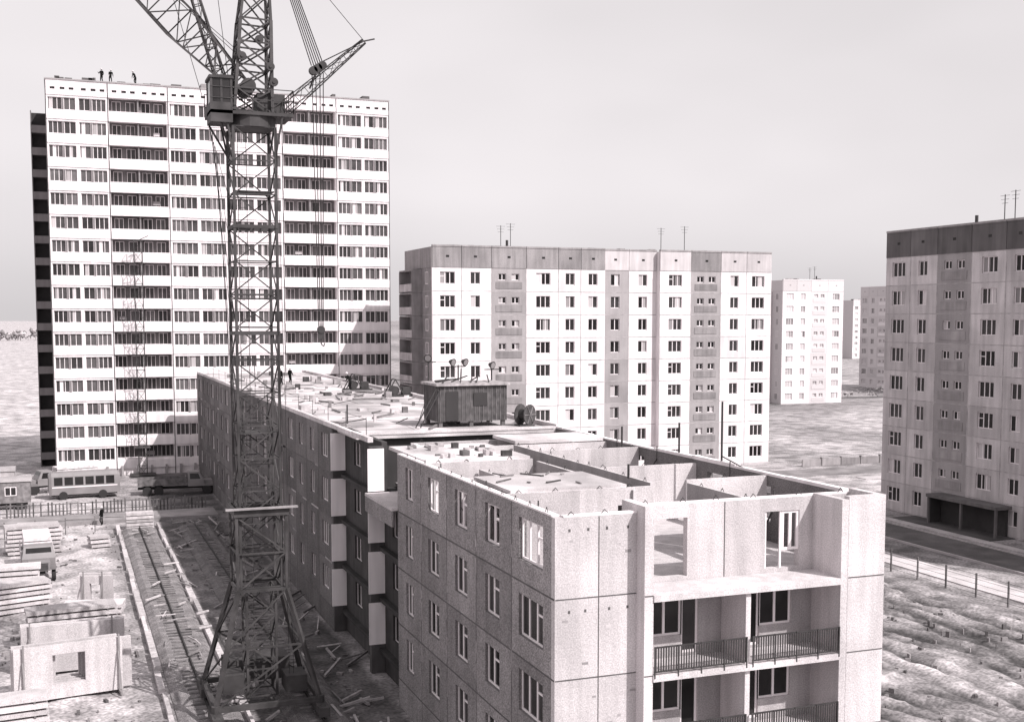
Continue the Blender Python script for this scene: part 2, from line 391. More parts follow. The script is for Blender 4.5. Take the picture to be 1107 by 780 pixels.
    for k in range(3):
        z=lv[k]
        for (a,b) in ((18.85,22.52),(22.78,26.45)):
            ra.wb(a,b,35.57,35.62,z+.95,z+1.0); ra.wb(a,b,35.57,35.62,z+.1,z+.14)
            x=a+.06
            while x<b:
                ra.wb(x-.022,x+.022,35.58,35.605,z+.14,z+.95); x+=.1
            for q in range(0,5):
                xx=a+(b-a)*q/4; ra.wb(xx-.025,xx+.025,35.54,35.569,z-.1,z+1.02)
    def loops(F,u0,u1,z):
        u=u0+.5
        while u<u1-.3:
            p=P(F,u,z,-.08); q=P(F,u+.12,z+ru(.1,.2),-.08); r=P(F,u+.24,z,-.08)
            ra.beam(p,q,.014); ra.beam(q,r,.014); u+=ru(1.2,2.2)
    def ix(x0,x1,y,t=1,h=12.55,door=None):
        h+=ru(-.12,.08)
        F=(0,y,1,0,0,-1); ops=[]
        if door: ops=[(door,door+.9,9.82,11.9,.16)]
        wall(ins,F,x0,x1,9.8,h,.16,ops,[(x0+x1)/2],[],through=True,tv=(.75,1.05)); loops(F,x0,x1,h)
    def iy(y0,y1,x,h=12.52,ops=()):
        h+=ru(-.12,.08)
        F=(x,0,0,1,-1,0); wall(ins,F,y0,y1,9.8,h,.16,[(a,b,c,d,.16) for a,b,c,d in ops],[(y0+y1)/2],[],through=True,tv=(.6,.8)); loops(F,y0,y1,h)
    ix(XL+.31,22.0,41.9,door=20.5); ix(24.2,XR-.31,43.0)
    ix(XL+.31,21.0,46.6,door=19.4); ix(22.6,XR-.31,49.0,door=23.2)
    ix(XL+.31,21.0,52.2); ix(22.6,XR-.31,55.0)
    ix(18.0,XR-.31,58.9,door=22.4); ix(17.95,XR-.31,62.6,door=21.2); 
    iy(41.75,52.0,21.1,ops=((43.4,44.4,9.82,11.9),(48.5,49.5,9.82,11.9)))
    iy(43.0,58.7,22.5,ops=((46,47,9.82,11.9),(52,53,9.82,11.9)))
    iy(37.8,42.8,24.1,ops=((39.4,40.4,9.82,11.9),))
    iy(46.8,52,18.2,h=12.3)
    loops(FL,Y0,56,12.66); loops(FE,XL,18.4,12.66); loops(FK,18.8,28,12.66)
    FRt=(XR,0,0,1,1,0); ops=[]
    for y in (39.5,43.4,47.3,51.2,55.1,59,62.9): ops.append((y-.7,y+.7,10.6,12.15,.3))
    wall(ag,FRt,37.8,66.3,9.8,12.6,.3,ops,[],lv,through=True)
    for y in (59,62.9): window(fr,gl,(XR,0,0,1,1,0),y-.7,y+.7,10.6,12.15,w=-.12,fw=.08,glass=False)
    y=37.8
    while y<66: wh.wb(XR-.3,XR,y,min(y+3.85,66),12.603,12.65+ru(0,.12)); y+=3.9
    rf.wb(XL+.3,20.9,52.3,58.8,12.56,12.72,1.15); rf.wb(22.7,27.9,58.95,62.5,12.56,12.72,1.15)
    rf.wb(16.0,20.95,42.05,46.4,12.56,12.70,1.1)
    for i in range(30):
        x=ru(16.2,20); y=ru(52.5,58); s=ru(.1,.5); wd.wb(x,x+s,y,y+ru(.1,.6),12.722,12.75+ru(.03,.25),ru(.4,4))
    for i in range(10):
        x=ru(16.2,20); y=ru(42.5,46); wd.beam((x,y,12.73),(x+ru(-1,1),y+ru(-1,1),12.75),.04,t=ru(.4,2))
    for (x,y,dx,dy) in ((15.7,38.5,1.6,0),(15.7,44.0,1.6,0),(15.7,50.0,1.6,0),(19,37.75,0,1.6),(25,37.75,0,1.6),(28.1,46,-1.6,0),(28.1,53,-1.6,0),(28.1,57.6,-1.6,0)):
        ra.beam((x,y,12.2),(x+dx,y+dy,9.85),.035)
        ra.beam((x,y,12.2),(x,y,12.85),.03)
    for i in range(60):
        x=ru(16,28); y=ru(66.5,125); l=ru(.5,2.6); an=ru(0,3.14)
        wd.beam((x,y,12.68),(x+l*math.cos(an),y+l*math.sin(an),12.68+ru(0,.15)),ru(.03,.09),t=ru(.4,1.6))
    for i in range(60):
        x=ru(16,27.5); y=ru(67,142); s=ru(.15,.7); wd.wb(x,x+s,y,y+s*ru(.5,1.5),12.6,12.62+ru(.1,.55),ru(.3,4))
    for (x,y,h) in ((28.2,46.9,2.9),(28.2,50.9,1.6),(27.6,56,1.0),(22.5,45,.5),(17,74,1.2),(27.5,84,1.3),(20,132,1.6)):
        ra.beam((x,y,12.5),(x,y,12.6+h),.05,6)
    ra.beam((28.2,46.9,13.0),(28.2,44.6,12.6),.03); 
    y=64
    while y<146: ra.beam((XL+.4,y,12.8),(XL+.4,y,13.8),.022); y+=5
    ra.beam((XL+.4,64,13.7),(XL+.4,144,13.7),.012)
    flush(E,{'aggregate_walls':(ag,'agg'),'concrete_walls_and_slabs':(co,'conc'),'white_edges':(wh,'white'),'window_frames':(fr,'frame'),'window_glass':(gl,'glass'),
      'panel_joints':(jt,'joint'),'mortar_smears':(jl,'jointl'),'roof_slabs':(rf,'roof'),'bitumen_patches':(bt,'mid'),'balcony_railings':(ra,'rail'),'interior_walls':(ins,'conc'),'core':(dk,'dark'),'loose_timber':(wd,'wood'),'recess_walls':(rc,'recess')})
near()

def roof_cabin():
    E=empty('rooftop_site_cabin',(23.7,70.5,12.6)); b=MB();r=MB();d=MB();l=MB()
    x0,x1,y0,y1=21.5,26.0,69,72
    b.wb(x0,x1,y0,y1,12.95,15.15)
    for i in range(16):
        x=x0+.15+i*.28; r.wb(x-.02,x+.02,y0-.03,y0-.002,12.95,15.1)
    for i in range(10):
        y=y0+.15+i*.3; r.wb(x0-.03,x0-.002,y-.02,y+.02,12.95,15.1)
    r.wb(x0-.15,x1+.15,y0-.2,y1+.2,15.152,15.3,2.5)
    d.wb(x0+2.3,x0+3.2,y0-.05,y0-.035,13.9,14.7); d.wb(x0+.5,x0+1.3,y0-.05,y0-.035,13.0,14.8)
    for x in (x0+.2,x1-.2,23.7):
        for y in (y0+.2,y1-.2): r.wb(x-.12,x+.12,y-.12,y+.12,12.61,12.95)
    for i in range(9):
        x=ru(x0,x1-1); l.beam((x,ru(y0,y1),15.35),(x+ru(.6,1.6),ru(y0,y1),15.4+ru(0,.3)),.05)
    l.beam((23.0,69.2,15.2),(23.1,69.3,16.2),.04); l.beam((x0,69,15.2),(x0-1.6,68.4,12.7),.04); l.beam((x0+.3,69,15.2),(x0-1.3,68.4,12.7),.04)
    flush(E,{'walls':(b,'rust'),'ribs_and_roof':(r,'wood'),'openings':(d,'dark'),'props':(l,'rail')})
    E=empty('cable_drum',(26.8,68.8,12.6)); w=MB(); c=Vector((27.0,68.5,13.3)); ax=Vector((.55,-.83,0))
    for q in (-.35,.35):
        w.beam(c+ax*q,c+ax*(q+.07),.65,20)
        for k in range(6):
            a=k*math.pi/3; sd_=Vector((.83,.55,0)); o_=c+ax*(q+.09 if q>0 else q-.02); w.beam(o_,o_+sd_*math.cos(a)*.6+Vector((0,0,math.sin(a)*.6)),.03,t=3)
    w.beam(c-ax*.35,c+ax*.35,.33,16,t=.5); w.wb(26.5,27.5,68.0,69.0,12.61,12.68)
    flush(E,{'drum':(w,'rust')})
roof_cabin()
def floodlight(x,y,z,h,hd=1.0,name='floodlight_mast',n=1):
    E=empty(name,(x,y,z)); p=MB(); l=MB()
    p.beam((x,y,z),(x,y,z+h),.05,6); p.beam((x-.5,y,z+h-.1),(x+.5,y,z+h-.1),.035,6)
    p.beam((x-.7,y,z),(x,y,z+h*.5),.025); p.beam((x,y+.7,z),(x,y,z+h*.5),.025)
    for dx in ((0,),(-.42,.42))[n-1]:
        c=Vector((x+dx,y,z+h+.18)); dd=Vector((hd*.5,-.85,-.25)).normalized()
        p.beam(c+dd*-.2,c+dd*.12,.1,12,r2=.27); l.beam(c+dd*.121,c+dd*.14,.2,12); p.beam((x+dx,y,z+h-.1),c,.025)
    flush(E,{'mast_and_housing':(p,'rail'),'lens':(l,'mid')})
floodlight(21.9,72.3,12.6,4.0,-1); floodlight(23.9,72.3,12.6,3.7,1,n=2,name='floodlight_mast.001'); floodlight(26.0,71.8,12.6,3.5,1,name='floodlight_mast.002')
def winch(x,y,z,name='rooftop_winch'):
    E=empty(name,(x,y,z)); s=MB()
    s.wb(x-1.3,x+1.3,y-.6,y-.45,z,z+.18); s.wb(x-1.3,x+1.3,y+.45,y+.6,z,z+.18)
    s.beam((x-.4,y-.4,z+.55),(x-.4,y+.4,z+.55),.38,14); s.wb(x+.3,x+1.0,y-.35,y+.35,z+.19,z+.8)
    s.beam((x-1.2,y-.5,z+.1),(x-.4,y-.5,z+1.5),.06); s.beam((x+.4,y-.5,z+.1),(x-.4,y-.5,z+1.5),.06); s.beam((x-1.2,y+.5,z+.1),(x-.4,y+.5,z+1.5),.06)
    s.beam((x-.4,y-.5,z+1.5),(x+2.2,y-.3,z+1.1),.05); s.beam((x-.4,y-.5,z+1.5),(x-.4,y+.5,z+1.5),.05)
    flush(E,{'frame_drum_motor':(s,'rail')})
winch(25.8,108,12.6); winch(27,98,12.6,'rooftop_winch.001')

# ---------------- tower crane ----------------
def lattice(mb,p0,p1,w0,w1,n,rm=.06,rb=.03,side=None,cross=False):
    p0=Vector(p0);p1=Vector(p1);d=(p1-p0).normalized()
    a=Vector(side).normalized() if side else (Vector((1,0,0)) if abs(d.x)<.9 else Vector((0,1,0)))
    a=(a-d*a.dot(d)).normalized(); b=d.cross(a)
    def ring(t):
        c=p0.lerp(p1,t); w=(w0+(w1-w0)*t)/2
        return [c+a*w*i+b*w*j for i,j in ((-1,-1),(1,-1),(1,1),(-1,1))]
    for k in range(n):
        r0=ring(k/n); r1=ring((k+1)/n)
        for i in range(4):
            j=(i+1)%4
            mb.beam(r0[i],r1[i],rm,t=ru(.8,1.2)); mb.beam(r0[i],r0[j],rb)
            if cross or (k+i)%2==0: mb.beam(r0[i],r1[j],rb)
            if cross or (k+i)%2==1: mb.beam(r0[j],r1[i],rb)
    r1=ring(1)
    for i in range(4): mb.beam(r1[i],r1[(i+1)%4],rb)
def crane():
    cx,cy=8.75,57.6
    E=empty('tower_crane',(cx,cy,0)); s=MB();c=MB();k=MB();g=MB();bl=MB()
    lattice(s,(cx,cy,6.4),(cx,cy,28.2),1.95,1.95,14,.085,.04)
    lattice(s,(cx,cy,10.2),(cx,cy,15.5),1.35,1.35,5,.045,.026)
    for z in (10.1,18.5,23.5): 
        s.wb(cx-1.06,cx+1.06,cy-1.06,cy-.94,z,z+.16); s.wb(cx-1.06,cx+1.06,cy+.94,cy+1.06,z,z+.16); s.wb(cx-1.06,cx-.94,cy-.94,cy+.94,z,z+.16); s.wb(cx+.94,cx+1.06,cy-.94,cy+.94,z,z+.16)
    s.wb(cx-1.3,cx+1.3,cy-1.3,cy-1.15,9.9,10.25); s.wb(cx-1.3,cx+1.3,cy+1.15,cy+1.3,9.9,10.25); s.wb(cx-1.3,cx-1.15,cy-1.15,cy+1.15,9.9,10.25); s.wb(cx+1.15,cx+1.3,cy-1.15,cy+1.15,9.9,10.25)
    s.wb(cx-1.7,cx+1.7,cy-1.5,cy-1.25,10.26,10.34,5)
    lattice(s,(cx,cy,6.3),(cx,cy,9.9),2.3,2.35,2,.09,.05)
    ring0=[(cx+i*1.15,cy+j*1.15,6.3) for i,j in ((-1,-1),(1,-1),(1,1),(-1,1))]
    ring1=[(cx+i*2.45,cy+j*2.45,1.1) for i,j in ((-1,-1),(1,-1),(1,1),(-1,1))]
    for i in range(4):
        j=(i+1)%4
        s.beam(ring0[i],ring1[i],.13); s.beam(ring1[i],ring1[j],.17); s.beam(ring0[i],ring0[j],.09)
        mi=Vector(ring0[i]).lerp(Vector(ring1[i]),.5); mj=Vector(ring0[j]).lerp(Vector(ring1[j]),.5)
        s.beam(mi,mj,.06); s.beam(ring1[i],mj,.05); s.beam(mi,ring0[j],.05)
        x,y,_=ring1[i]; s.wb(x-.25,x+.25,y-1.1,y+1.1,.55,.98); s.beam((x,y,.9),(x,y,1.3),.2,8)
        for dy in (-.7,.7): g.beam((x-.12,y+dy,.74),(x+.12,y+dy,.74),.3,14)
    lattice(s,(cx,cy,1.0),(cx,cy,6.3),1.4,1.4,4,.08,.045)
    g.wb(cx-1.6,cx+1.6,cy+.9,cy+2.3,1.3,2.4,1.2); g.wb(cx-1.9,cx-.9,cy-.9,cy+.4,1.3,2.2)
    g.wb(cx+1.0,cx+2.0,cy-1.6,cy-.2,1.3,2.1)
    for dx in (-.2,.2): s.beam((cx-.5+dx,cy-.3,1.2),(cx-.5+dx,cy-.3,28),.02)
    z=1.4
    while z<28: s.beam((cx-.7,cy-.3,z),(cx-.3,cy-.3,z),.012); z+=.35
    for z in (13.8,20.2,25.2): s.wb(cx-.9,cx+.9,cy-.9,cy+.9,z,z+.05)
    s.beam((cx,cy,28.2),(cx,cy,28.7),1.15,16); s.wb(cx-2.0,cx+1.8,cy-1.2,cy+1.2,28.7,28.85)
    for i in range(4):
        x,y=((-1,-1),(1,-1),(1,1),(-1,1))[i]; s.beam((cx+x*.95,cy+y*.95,26.7),(cx+x*1.3,cy+y*1.1,28.7),.06)
    for (x0,y0,x1,y1) in ((-2.0,-1.2,1.8,-1.2),(1.8,-1.2,1.8,1.2),(1.8,1.2,-2.0,1.2)):
        for h in (.55,1.05): s.beam((cx+x0,cy+y0,28.85+h),(cx+x1,cy+y1,28.85+h),.025)
        for q in range(5):
            t=q/4; x=cx+x0+(x1-x0)*t; y=cy+y0+(y1-y0)*t; s.beam((x,y,28.85),(x,y,29.9),.025)
    x0,x1,y0,y1,z0,z1=cx-2.0,cx-1.0,cy-1.2,cy+.3,28.3,30.4
    c.wb(x0,x1,y0,y1,z0,z0+.9); c.wb(x0-.05,x1+.05,y0-.05,y1+.05,z1-.12,z1)
    for (x,y) in ((x0,y0),(x1,y0),(x0,y1),(x1,y1),((x0+x1)/2,y0)):
        xx=min(max(x,x0+.05),x1-.05); yy=min(max(y,y0+.05),y1-.05); c.wb(xx-.05,xx+.05,yy-.05,yy+.05,z0+.9,z1-.12)
    bl.wb(x0+.03,x1-.03,y0+.03,y1-.03,z0+.9,z1-.13)
    s.beam(((x0+x1)/2,y0+.3,z0),(cx-.9,cy,26.9),.06); s.beam((x0+.1,y1,z0),(cx-.9,cy+.3,26.6),.06)
    lattice(s,(cx,cy,28.9),(cx+.2,cy,33.2),1.75,1.4,4,.1,.05,cross=True)
    lattice(s,(cx+.2,cy,33.2),(cx+.5,cy,38.5),1.4,.5,4,.08,.045,cross=True)
    for (dx,z) in ((.95,30.3),(.8,31.0),(.3,32.2),(-.5,31.4)):
        g.beam((cx+dx,cy-1.0,z),(cx+dx,cy-.88,z),.2,14); g.beam((cx+dx,cy-1.05,z),(cx+dx,cy-.8,z),.07,8)
    g.wb(cx+.2,cx+1.5,cy-.7,cy+.6,28.92,29.8)
    g.beam((cx-.2,cy-.8,30.1),(cx-.2,cy+.8,30.1),.35,14)
    jd=Vector((-.934,.357,0))
    pv=Vector((cx,cy,30.3))+jd*.6+Vector((0,-.2,0))
    tip=pv+jd*15.6+Vector((0,0,16.5))
    mid=pv.lerp(tip,.16)
    lattice(s,pv,mid,.8,1.6,4,.06,.035,side=(0.357,.934,0)); lattice(s,mid,tip,1.6,.7,14,.06,.035,side=(0.357,.934,0))
    lattice(s,(cx-.9,cy+.2,29),(cx-2.6,cy+.4,34.8),.5,.35,6,.045,.025)
    for dy in (-.3,.3):
        k.beam((cx+.5,cy+dy,38.4),tip,.025); k.beam((cx-.3,cy+dy,31.5),pv.lerp(tip,.55),.02); k.beam((cx,cy+dy,34.5),pv.lerp(tip,.35),.02)
        k.beam((cx-2.6,cy+.4+dy*.4,34.8),(cx+.4,cy+dy,36.5),.022); k.beam((cx-2.6,cy+.4+dy*.4,34.8),pv.lerp(tip,.3),.02)
    for q in (-.9,-1.5,-2.2): k.beam((cx+q,cy,29.5),tuple(Vector((cx,cy,36.5))+jd*(abs(q)*1.9)),.018)
    rd=-jd
    b0=Vector((cx,cy,28.9))+rd*1.3; b1=b0+rd*4.1+Vector((0,0,3.4))
    lattice(s,b0,b1,.6,.2,9,.03,.016,side=(0.357,.934,0))
    hk=b0+rd*1.9+Vector((0,0,2.15))
    for q in (-.22,0,.22): g.beam(hk+Vector((q,-.12,q*.6)),hk+Vector((q,.12,q*.6)),.2,14)
    s.beam(b0+rd*1.5+Vector((0,0,1.2)),hk,.05); s.beam(b1,hk+Vector((0,0,.2)),.03); s.beam(b1,b1+rd*.5+Vector((0,0,.1)),.04)
    for i in range(6):
        k.beam((cx+.6+i*.09,cy+(i-2)*.15,38.3),hk+Vector(((i-2.5)*.12,0,.1)),.028)
    k.beam((cx+.4,cy,38.3),b1,.02)
    hb=Vector((hk.x,hk.y,18.6))
    for q in (-.28,-.1,.1,.26): k.beam(hk+Vector((q,0,-.2)),hb+Vector((q*.4,0,.3)),.026)
    g.beam(hb+Vector((0,-.1,.15)),hb+Vector((0,.1,.15)),.18,12); g.wb(hb.x-.16,hb.x+.16,hb.y-.06,hb.y+.06,hb.z-.3,hb.z+.1)
    g.beam(hb+Vector((0,0,-.3)),hb+Vector((0,0,-.55)),.04); g.beam(hb+Vector((0,0,-.55)),hb+Vector((.12,0,-.65)),.035); g.beam(hb+Vector((.12,0,-.65)),hb+Vector((.18,0,-.5)),.03)
    for q in (-.1,.1): k.beam((cx+.9+q,cy-1.1,29),(cx+1.35+q,cy-1.1,1.5),.014)
    for q in range(7): k.beam((cx-2.0+q*.06,cy-.2,28.3-q*.2),(cx-1.0,cy-1.0,24-q*2.6),.015)
    flush(E,{'steel_lattice':(s,'steel'),'operator_cab':(c,'steel'),'ropes':(k,'cable'),'wheels_sheaves_ballast':(g,'rail'),'cab_windows':(bl,'glass')})
crane()
def hoist():
    E=empty('facade_hoist_mast',(9.0,150.6,0)); s=MB()
    lattice(s,(9.1,150.4,0),(9.1,150.4,28.6),.95,.95,22,.045,.03)
    for z in (8,16,24): s.beam((9.1,150.4,z),(9.1,152.2,z),.05)
    s.wb(8.2,10,149.6,151.4,3.5,3.6); s.wb(7.6,10.6,149.2,151.6,0,.3)
    s.beam((9.1,150.4,28.6),(10.3,150.4,29.2),.06)
    flush(E,{'lattice':(s,'steel')})
hoist()
def track():
    E=empty('crane_track',(8.9,95,0)); b=MB();sl=MB();r=MB();w=MB()
    for xc in (6.3,11.2):
        b.add([(xc-1.5,42,.03),(xc-1.1,42,.26),(xc+1.1,42,.26),(xc+1.5,42,.03),(xc-1.5,112,.03),(xc-1.1,112,.26),(xc+1.1,112,.26),(xc+1.5,112,.03)],[(0,4,5,1),(1,5,6,2),(2,6,7,3),(4,7,6,5)],1.3 if xc<8 else .8)
        y=42.3
        while y<111.7:
            sl.wb(xc-.7+ru(-.06,.06),xc+.7+ru(-.06,.06),y-.12,y+.12,.2,.3,ru(.6,1.5)); y+=ru(.6,.75)
        r.wb(xc-.035,xc+.035,42.2,111.5,.33,.43); r.wb(xc-.07,xc+.07,42.2,111.5,.301,.33)
    for xx in (4.45,8.0):
        y=42
        while y<112:
            w.wb(xx-.14+ru(-.07,.07),xx+.14+ru(-.07,.07),y,y+ru(3.3,3.95),.03,.38+ru(-.08,.04),ru(.7,1.2)); y+=4
    for q in range(5): w.wb(5.2,7.6,112.2,113.4,.03+q*.32,.03+q*.32+.25,ru(.7,1.2))
    for q in range(90):
        x=ru(8.6,14.5); y=ru(50,115); an=ru(-.5,2); l=ru(.8,3.5); w.beam((x,y,.1),(x+l*math.sin(an)*.6,y+l*math.cos(an),.12+ru(0,.3)),ru(.04,.1),t=ru(.2,.9))
    for q in range(40):
        x=ru(4.8,7.7); y=ru(50,110); an=ru(0,3.1); l=ru(.4,1.6); w.beam((x,y,.5),(x+l*math.sin(an),y+l*math.cos(an),.48),ru(.03,.08),t=ru(.4,1.2))
    flush(E,{'ballast_bed':(b,'ballast'),'sleepers':(sl,'wood'),'rails':(r,'rail'),'edge_boards':(w,'woodl')})
track()

# ---------------- ground ----------------
def sm(a,b,x):
    t=min(max((x-a)/(b-a),0),1); return t*t*(3-2*t)
TR=[]
random.seed(5)
for i in range(15):
    TR.append((ru(34,57),ru(-.55,.4),ru(1,6),ru(.03,.07),ru(0,6)))
def gh(x,y):
    n=noise.noise(Vector((x*.08,y*.08,3)))
    nf=noise.noise(Vector((x*.5,y*.5,7)))
    t=1.0;h=0.0
    if 30<x<59.5 and 10<y<118:
        m=sm(30,32,x)*(1-sm(56.5,58,x))*(1-sm(108,118,y))
        n4=noise.noise(Vector((x*1.3,y*1.3,9)))
        ns=noise.noise(Vector((x*1.1+y*.1,y*.13,4)))
        d=0.0
        for (x0,sl,am,fq,ph) in TR:
            xc=x0+sl*(y-55)+am*math.sin(fq*y+ph)
            for o in (-.9,.9):
                q=abs(x-xc-o)
                if q<.65: d=max(d,(1-q/.65)*(.8+.5*n4))
        h=m*(-.26*d+.16*nf+.4*n+.14*n4+.15*ns)
        t=.9+m*(-.72*d+.02+.3*nf+.4*n+.35*n4+.75*ns)
    elif x<4.0 and y<200:
        m=1-sm(2.5,4.0,x); m*=1-sm(175,200,y)
        n4=noise.noise(Vector((x*1.1,y*1.1,9)))
        h=m*(.16*n+.1*nf+.06*n4)*sm(-60,-30,x) ; t=1+m*(.25*nf+.3*n+.25*n4+.45)  # yard tint lifted overall: strong sunlight painted into the colour
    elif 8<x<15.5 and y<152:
        t=.42+.3*nf+.2*n; h=.1*nf  # near building's cast shadow painted into the ground tint
    elif x>80 and 100<y<400:
        t=1.0+.6*noise.noise(Vector((x*.05,y*.02,5)))+.4*nf
    elif x>57:
        t=.9+.5*n+.3*nf
    elif y>160: t=1.5  # far ground paled to imitate haze fading towards the sky
    return h-.02,max(t,.2)
def ground():
    def axis(lo,hi,fl,fh,st):
        a=[]; x=fl
        while x<=fh: a.append(x); x+=st
        x=fl; d=st; L=[]
        while x>lo: d*=1.3; x-=d; L.append(x)
        x=a[-1]; d=st; Rr=[]
        while x<hi: d*=1.3; x+=d; Rr.append(x)
        return L[::-1]+a+Rr
    xs=axis(-4000,5000,-28,30,.5)
    xs=[x for x in xs if x<30]+[30+.24*i for i in range(126)]+[60.3+.8*i for i in range(64)]
    d=.8; x=xs[-1]
    while x<5000: d*=1.3; x+=d; xs.append(x)
    ys=axis(-600,7000,34,170,.32)
    vs=[];ts=[]
    for y in ys:
        for x in xs:
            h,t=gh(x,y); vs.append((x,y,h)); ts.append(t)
    nx=len(xs); fs=[(j*nx+i,j*nx+i+1,(j+1)*nx+i+1,(j+1)*nx+i) for j in range(len(ys)-1) for i in range(nx-1)]
    me=bpy.data.meshes.new('ground'); me.from_pydata(vs,[],fs)
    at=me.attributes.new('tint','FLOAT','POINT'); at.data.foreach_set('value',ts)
    me.polygons.foreach_set('use_smooth',[True]*len(fs)); me.materials.append(M['ground'])
    o=bpy.data.objects.new('ground',me); COL.objects.link(o)
ground()
def sheet(name,x0,x1,y0,y1,z,m,t=1.0):
    b=MB(); b.wb(x0,x1,y0,y1,-.3,z,t); return b.obj(name,m)
sheet('asphalt_road',67.5,72.5,-20,128,.04,'asph',1.3); sheet('pavement',60.6,63.4,-20,118,.06,'pave',1.25); sheet('pavement.001',73.5,74.5,-20,104,.1,'pave')
b=MB()
for x in (67.34,72.51): b.wb(x,x+.15,-20,121,-.1,.16)
b.obj('kerb','kerb')
sheet('asphalt_road.001',72.67,500,121.2,127,.036,'asph',2.6); sheet('pavement.002',90,500,116.5,118.5,.06,'pave')
sheet('asphalt_road.002',60,700,236,241,.03,'asph',1.6); sheet('asphalt_road.003',74.61,77.8,80,93,.05,'asph')
sheet('asphalt_road.004',-30,14,117,121.5,.25,'asph',3.5)

def fence_wire():
    E=empty('wire_fence',(58.5,75,0)); p=MB();w=MB()
    y=40
    while y<112:
        p.wb(58.9,59.0,y,y+.1,-.1,1.7+ru(-.05,.05),ru(.35,.8)); y+=3
    for z in (.25,.6,.95,1.3,1.6): w.beam((58.88,40,z),(58.88,112,z),.013)
    flush(E,{'posts':(p,'mid'),'wires':(w,'rail')})
fence_wire()
def low_wall():
    E=empty('low_boundary_wall',(120,131,0)); p=MB()
    x=90
    while x<170: p.wb(x,x+2.9,129.5,129.7,0,.9+ru(-.05,.05),ru(.7,1.2)); p.wb(x+2.9,x+3.1,129.4,129.8,0,1.1); x+=3.1
    flush(E,{'wall_panels':(p,'mid')})
low_wall()
def fence_board():
    E=empty('board_fence',(-10,123,0)); p=MB()
    x=-40
    while x<13.5:
        if R()<.75: p.wb(x,x+.14,123,123.04,.0,1.3+ru(-.15,.15),ru(.5,1.3))
        x+=.34
    for z in (.4,1.1): p.wb(-40,13.5,123.042,123.1,z,z+.08)
    x=-30
    while x<4.2: p.beam((x,112+x*.15,0),(x,112+x*.15,1.5),.06); p.beam((x,112+x*.15,1.3),(x+2.5,112+(x+2.5)*.15,1.2),.05); x+=2.5
    flush(E,{'boards':(p,'wood')})
fence_board()
def trailer(x,y,L=5.5,name='construction_trailer',m='wood',t=1.0):
    E=empty(name,(x,y,0)); b=MB();g=MB();w=MB();f=MB();r=MB()
    b.wb(x,x+L,y,y+2.4,.75,2.9,t)
    n=8; vs=[];
    for i in range(n+1):
        a=math.pi*i/n; yy=y+1.2-1.32*math.cos(a); zz=2.902+.42*math.sin(a)
        vs+=[(x-.15,yy,zz),(x+L+.15,yy,zz)]
    r.add(vs,[(2*i,2*i+1,2*i+3,2*i+2) for i in range(n)]+[tuple(range(0,2*n+2,2)),tuple(range(1,2*n+2,2))])
    F=(0,y,1,0,0,-1)
    for q in (.5,3.6): window(f,g,F,x+q,x+q+1.1,1.5,2.4,w=.07)
    g.box(F,x+2.2,x+3.0,.8,2.6,.0,.03); w.wb(x+.3,x+L-.3,y+.3,y+2.1,.5,.749)
    for q in (1,L-1):
        for yy in (y+.1,y+2.1): w.beam((x+q,yy,.42),(x+q,yy+.2,.42),.42,14)
    w.beam((x-1.3,y+1.2,.5),(x,y+1.2,.6),.06); r.wb(x+2.1,x+3.1,y-.7,y-.02,.2,.3)
    flush(E,{'body':(b,m),'windows':(g,'glass'),'chassis_wheels':(w,'tyre'),'frames':(f,'frame'),'roof_and_step':(r,'greyp')})
trailer(-9.2,128,6.0,'construction_trailer','wood',1.4); trailer(-17,132,5,'construction_trailer.001','wood',2)
trailer(-10.5,137,5.5,'construction_trailer.002','conc',.8)
def bus(x,y,name='bus',L=7.2,ang=0):
    E=empty(name,(x,y,0)); b=MB();g=MB();w=MB();f=MB()
    prof=[(0,.55),(0,1.5),(.12,2.5),(.4,2.85),(2.1,2.85),(2.38,2.5),(2.5,1.5),(2.5,.55)]
    st=[(0,.9),(.25,1),(L-.3,1),(L,.92)]; vs=[]
    for (dx,sc) in st:
        for (py,pz) in prof: vs.append((x+dx,y+1.25+(py-1.25)*sc,.55+(pz-.55)*sc))
    n=8; fs=[]
    for k in range(3):
        for i in range(n): fs.append((k*n+i,k*n+(i+1)%n,(k+1)*n+(i+1)%n,(k+1)*n+i))
    fs+=[tuple(range(n)),tuple(range(3*n,4*n))]; b.add(vs,fs)
    for i in range(6): g.add([(x+.5+i*1.05,y-.004,1.55),(x+1.35+i*1.05,y-.004,1.55),(x+1.35+i*1.05,y+.1,2.4),(x+.5+i*1.05,y+.1,2.4)],[(0,1,2,3)])
    g.wb(x-.02,x-.005,y+.4,y+2.1,1.5,2.3)
    f.wb(x+.3,x+L-.3,y-.02,y-.004,1.3,1.42)
    for q in (1.4,L-1.8):
        for yy in (y-.02,y+2.25): w.beam((x+q,yy,.45),(x+q,yy+.26,.45),.45,16)
    w.wb(x+.3,x+L-.3,y+.3,y+2.2,.4,.549); f.wb(x-.06,x-.021,y+.15,y+2.35,.6,.78)
    flush(E,{'body':(b,'paint'),'windows':(g,'glass'),'wheels_chassis':(w,'tyre'),'trim':(f,'frame')}); E.rotation_euler=(0,0,ang)
bus(-1.5,133.5,ang=.06)
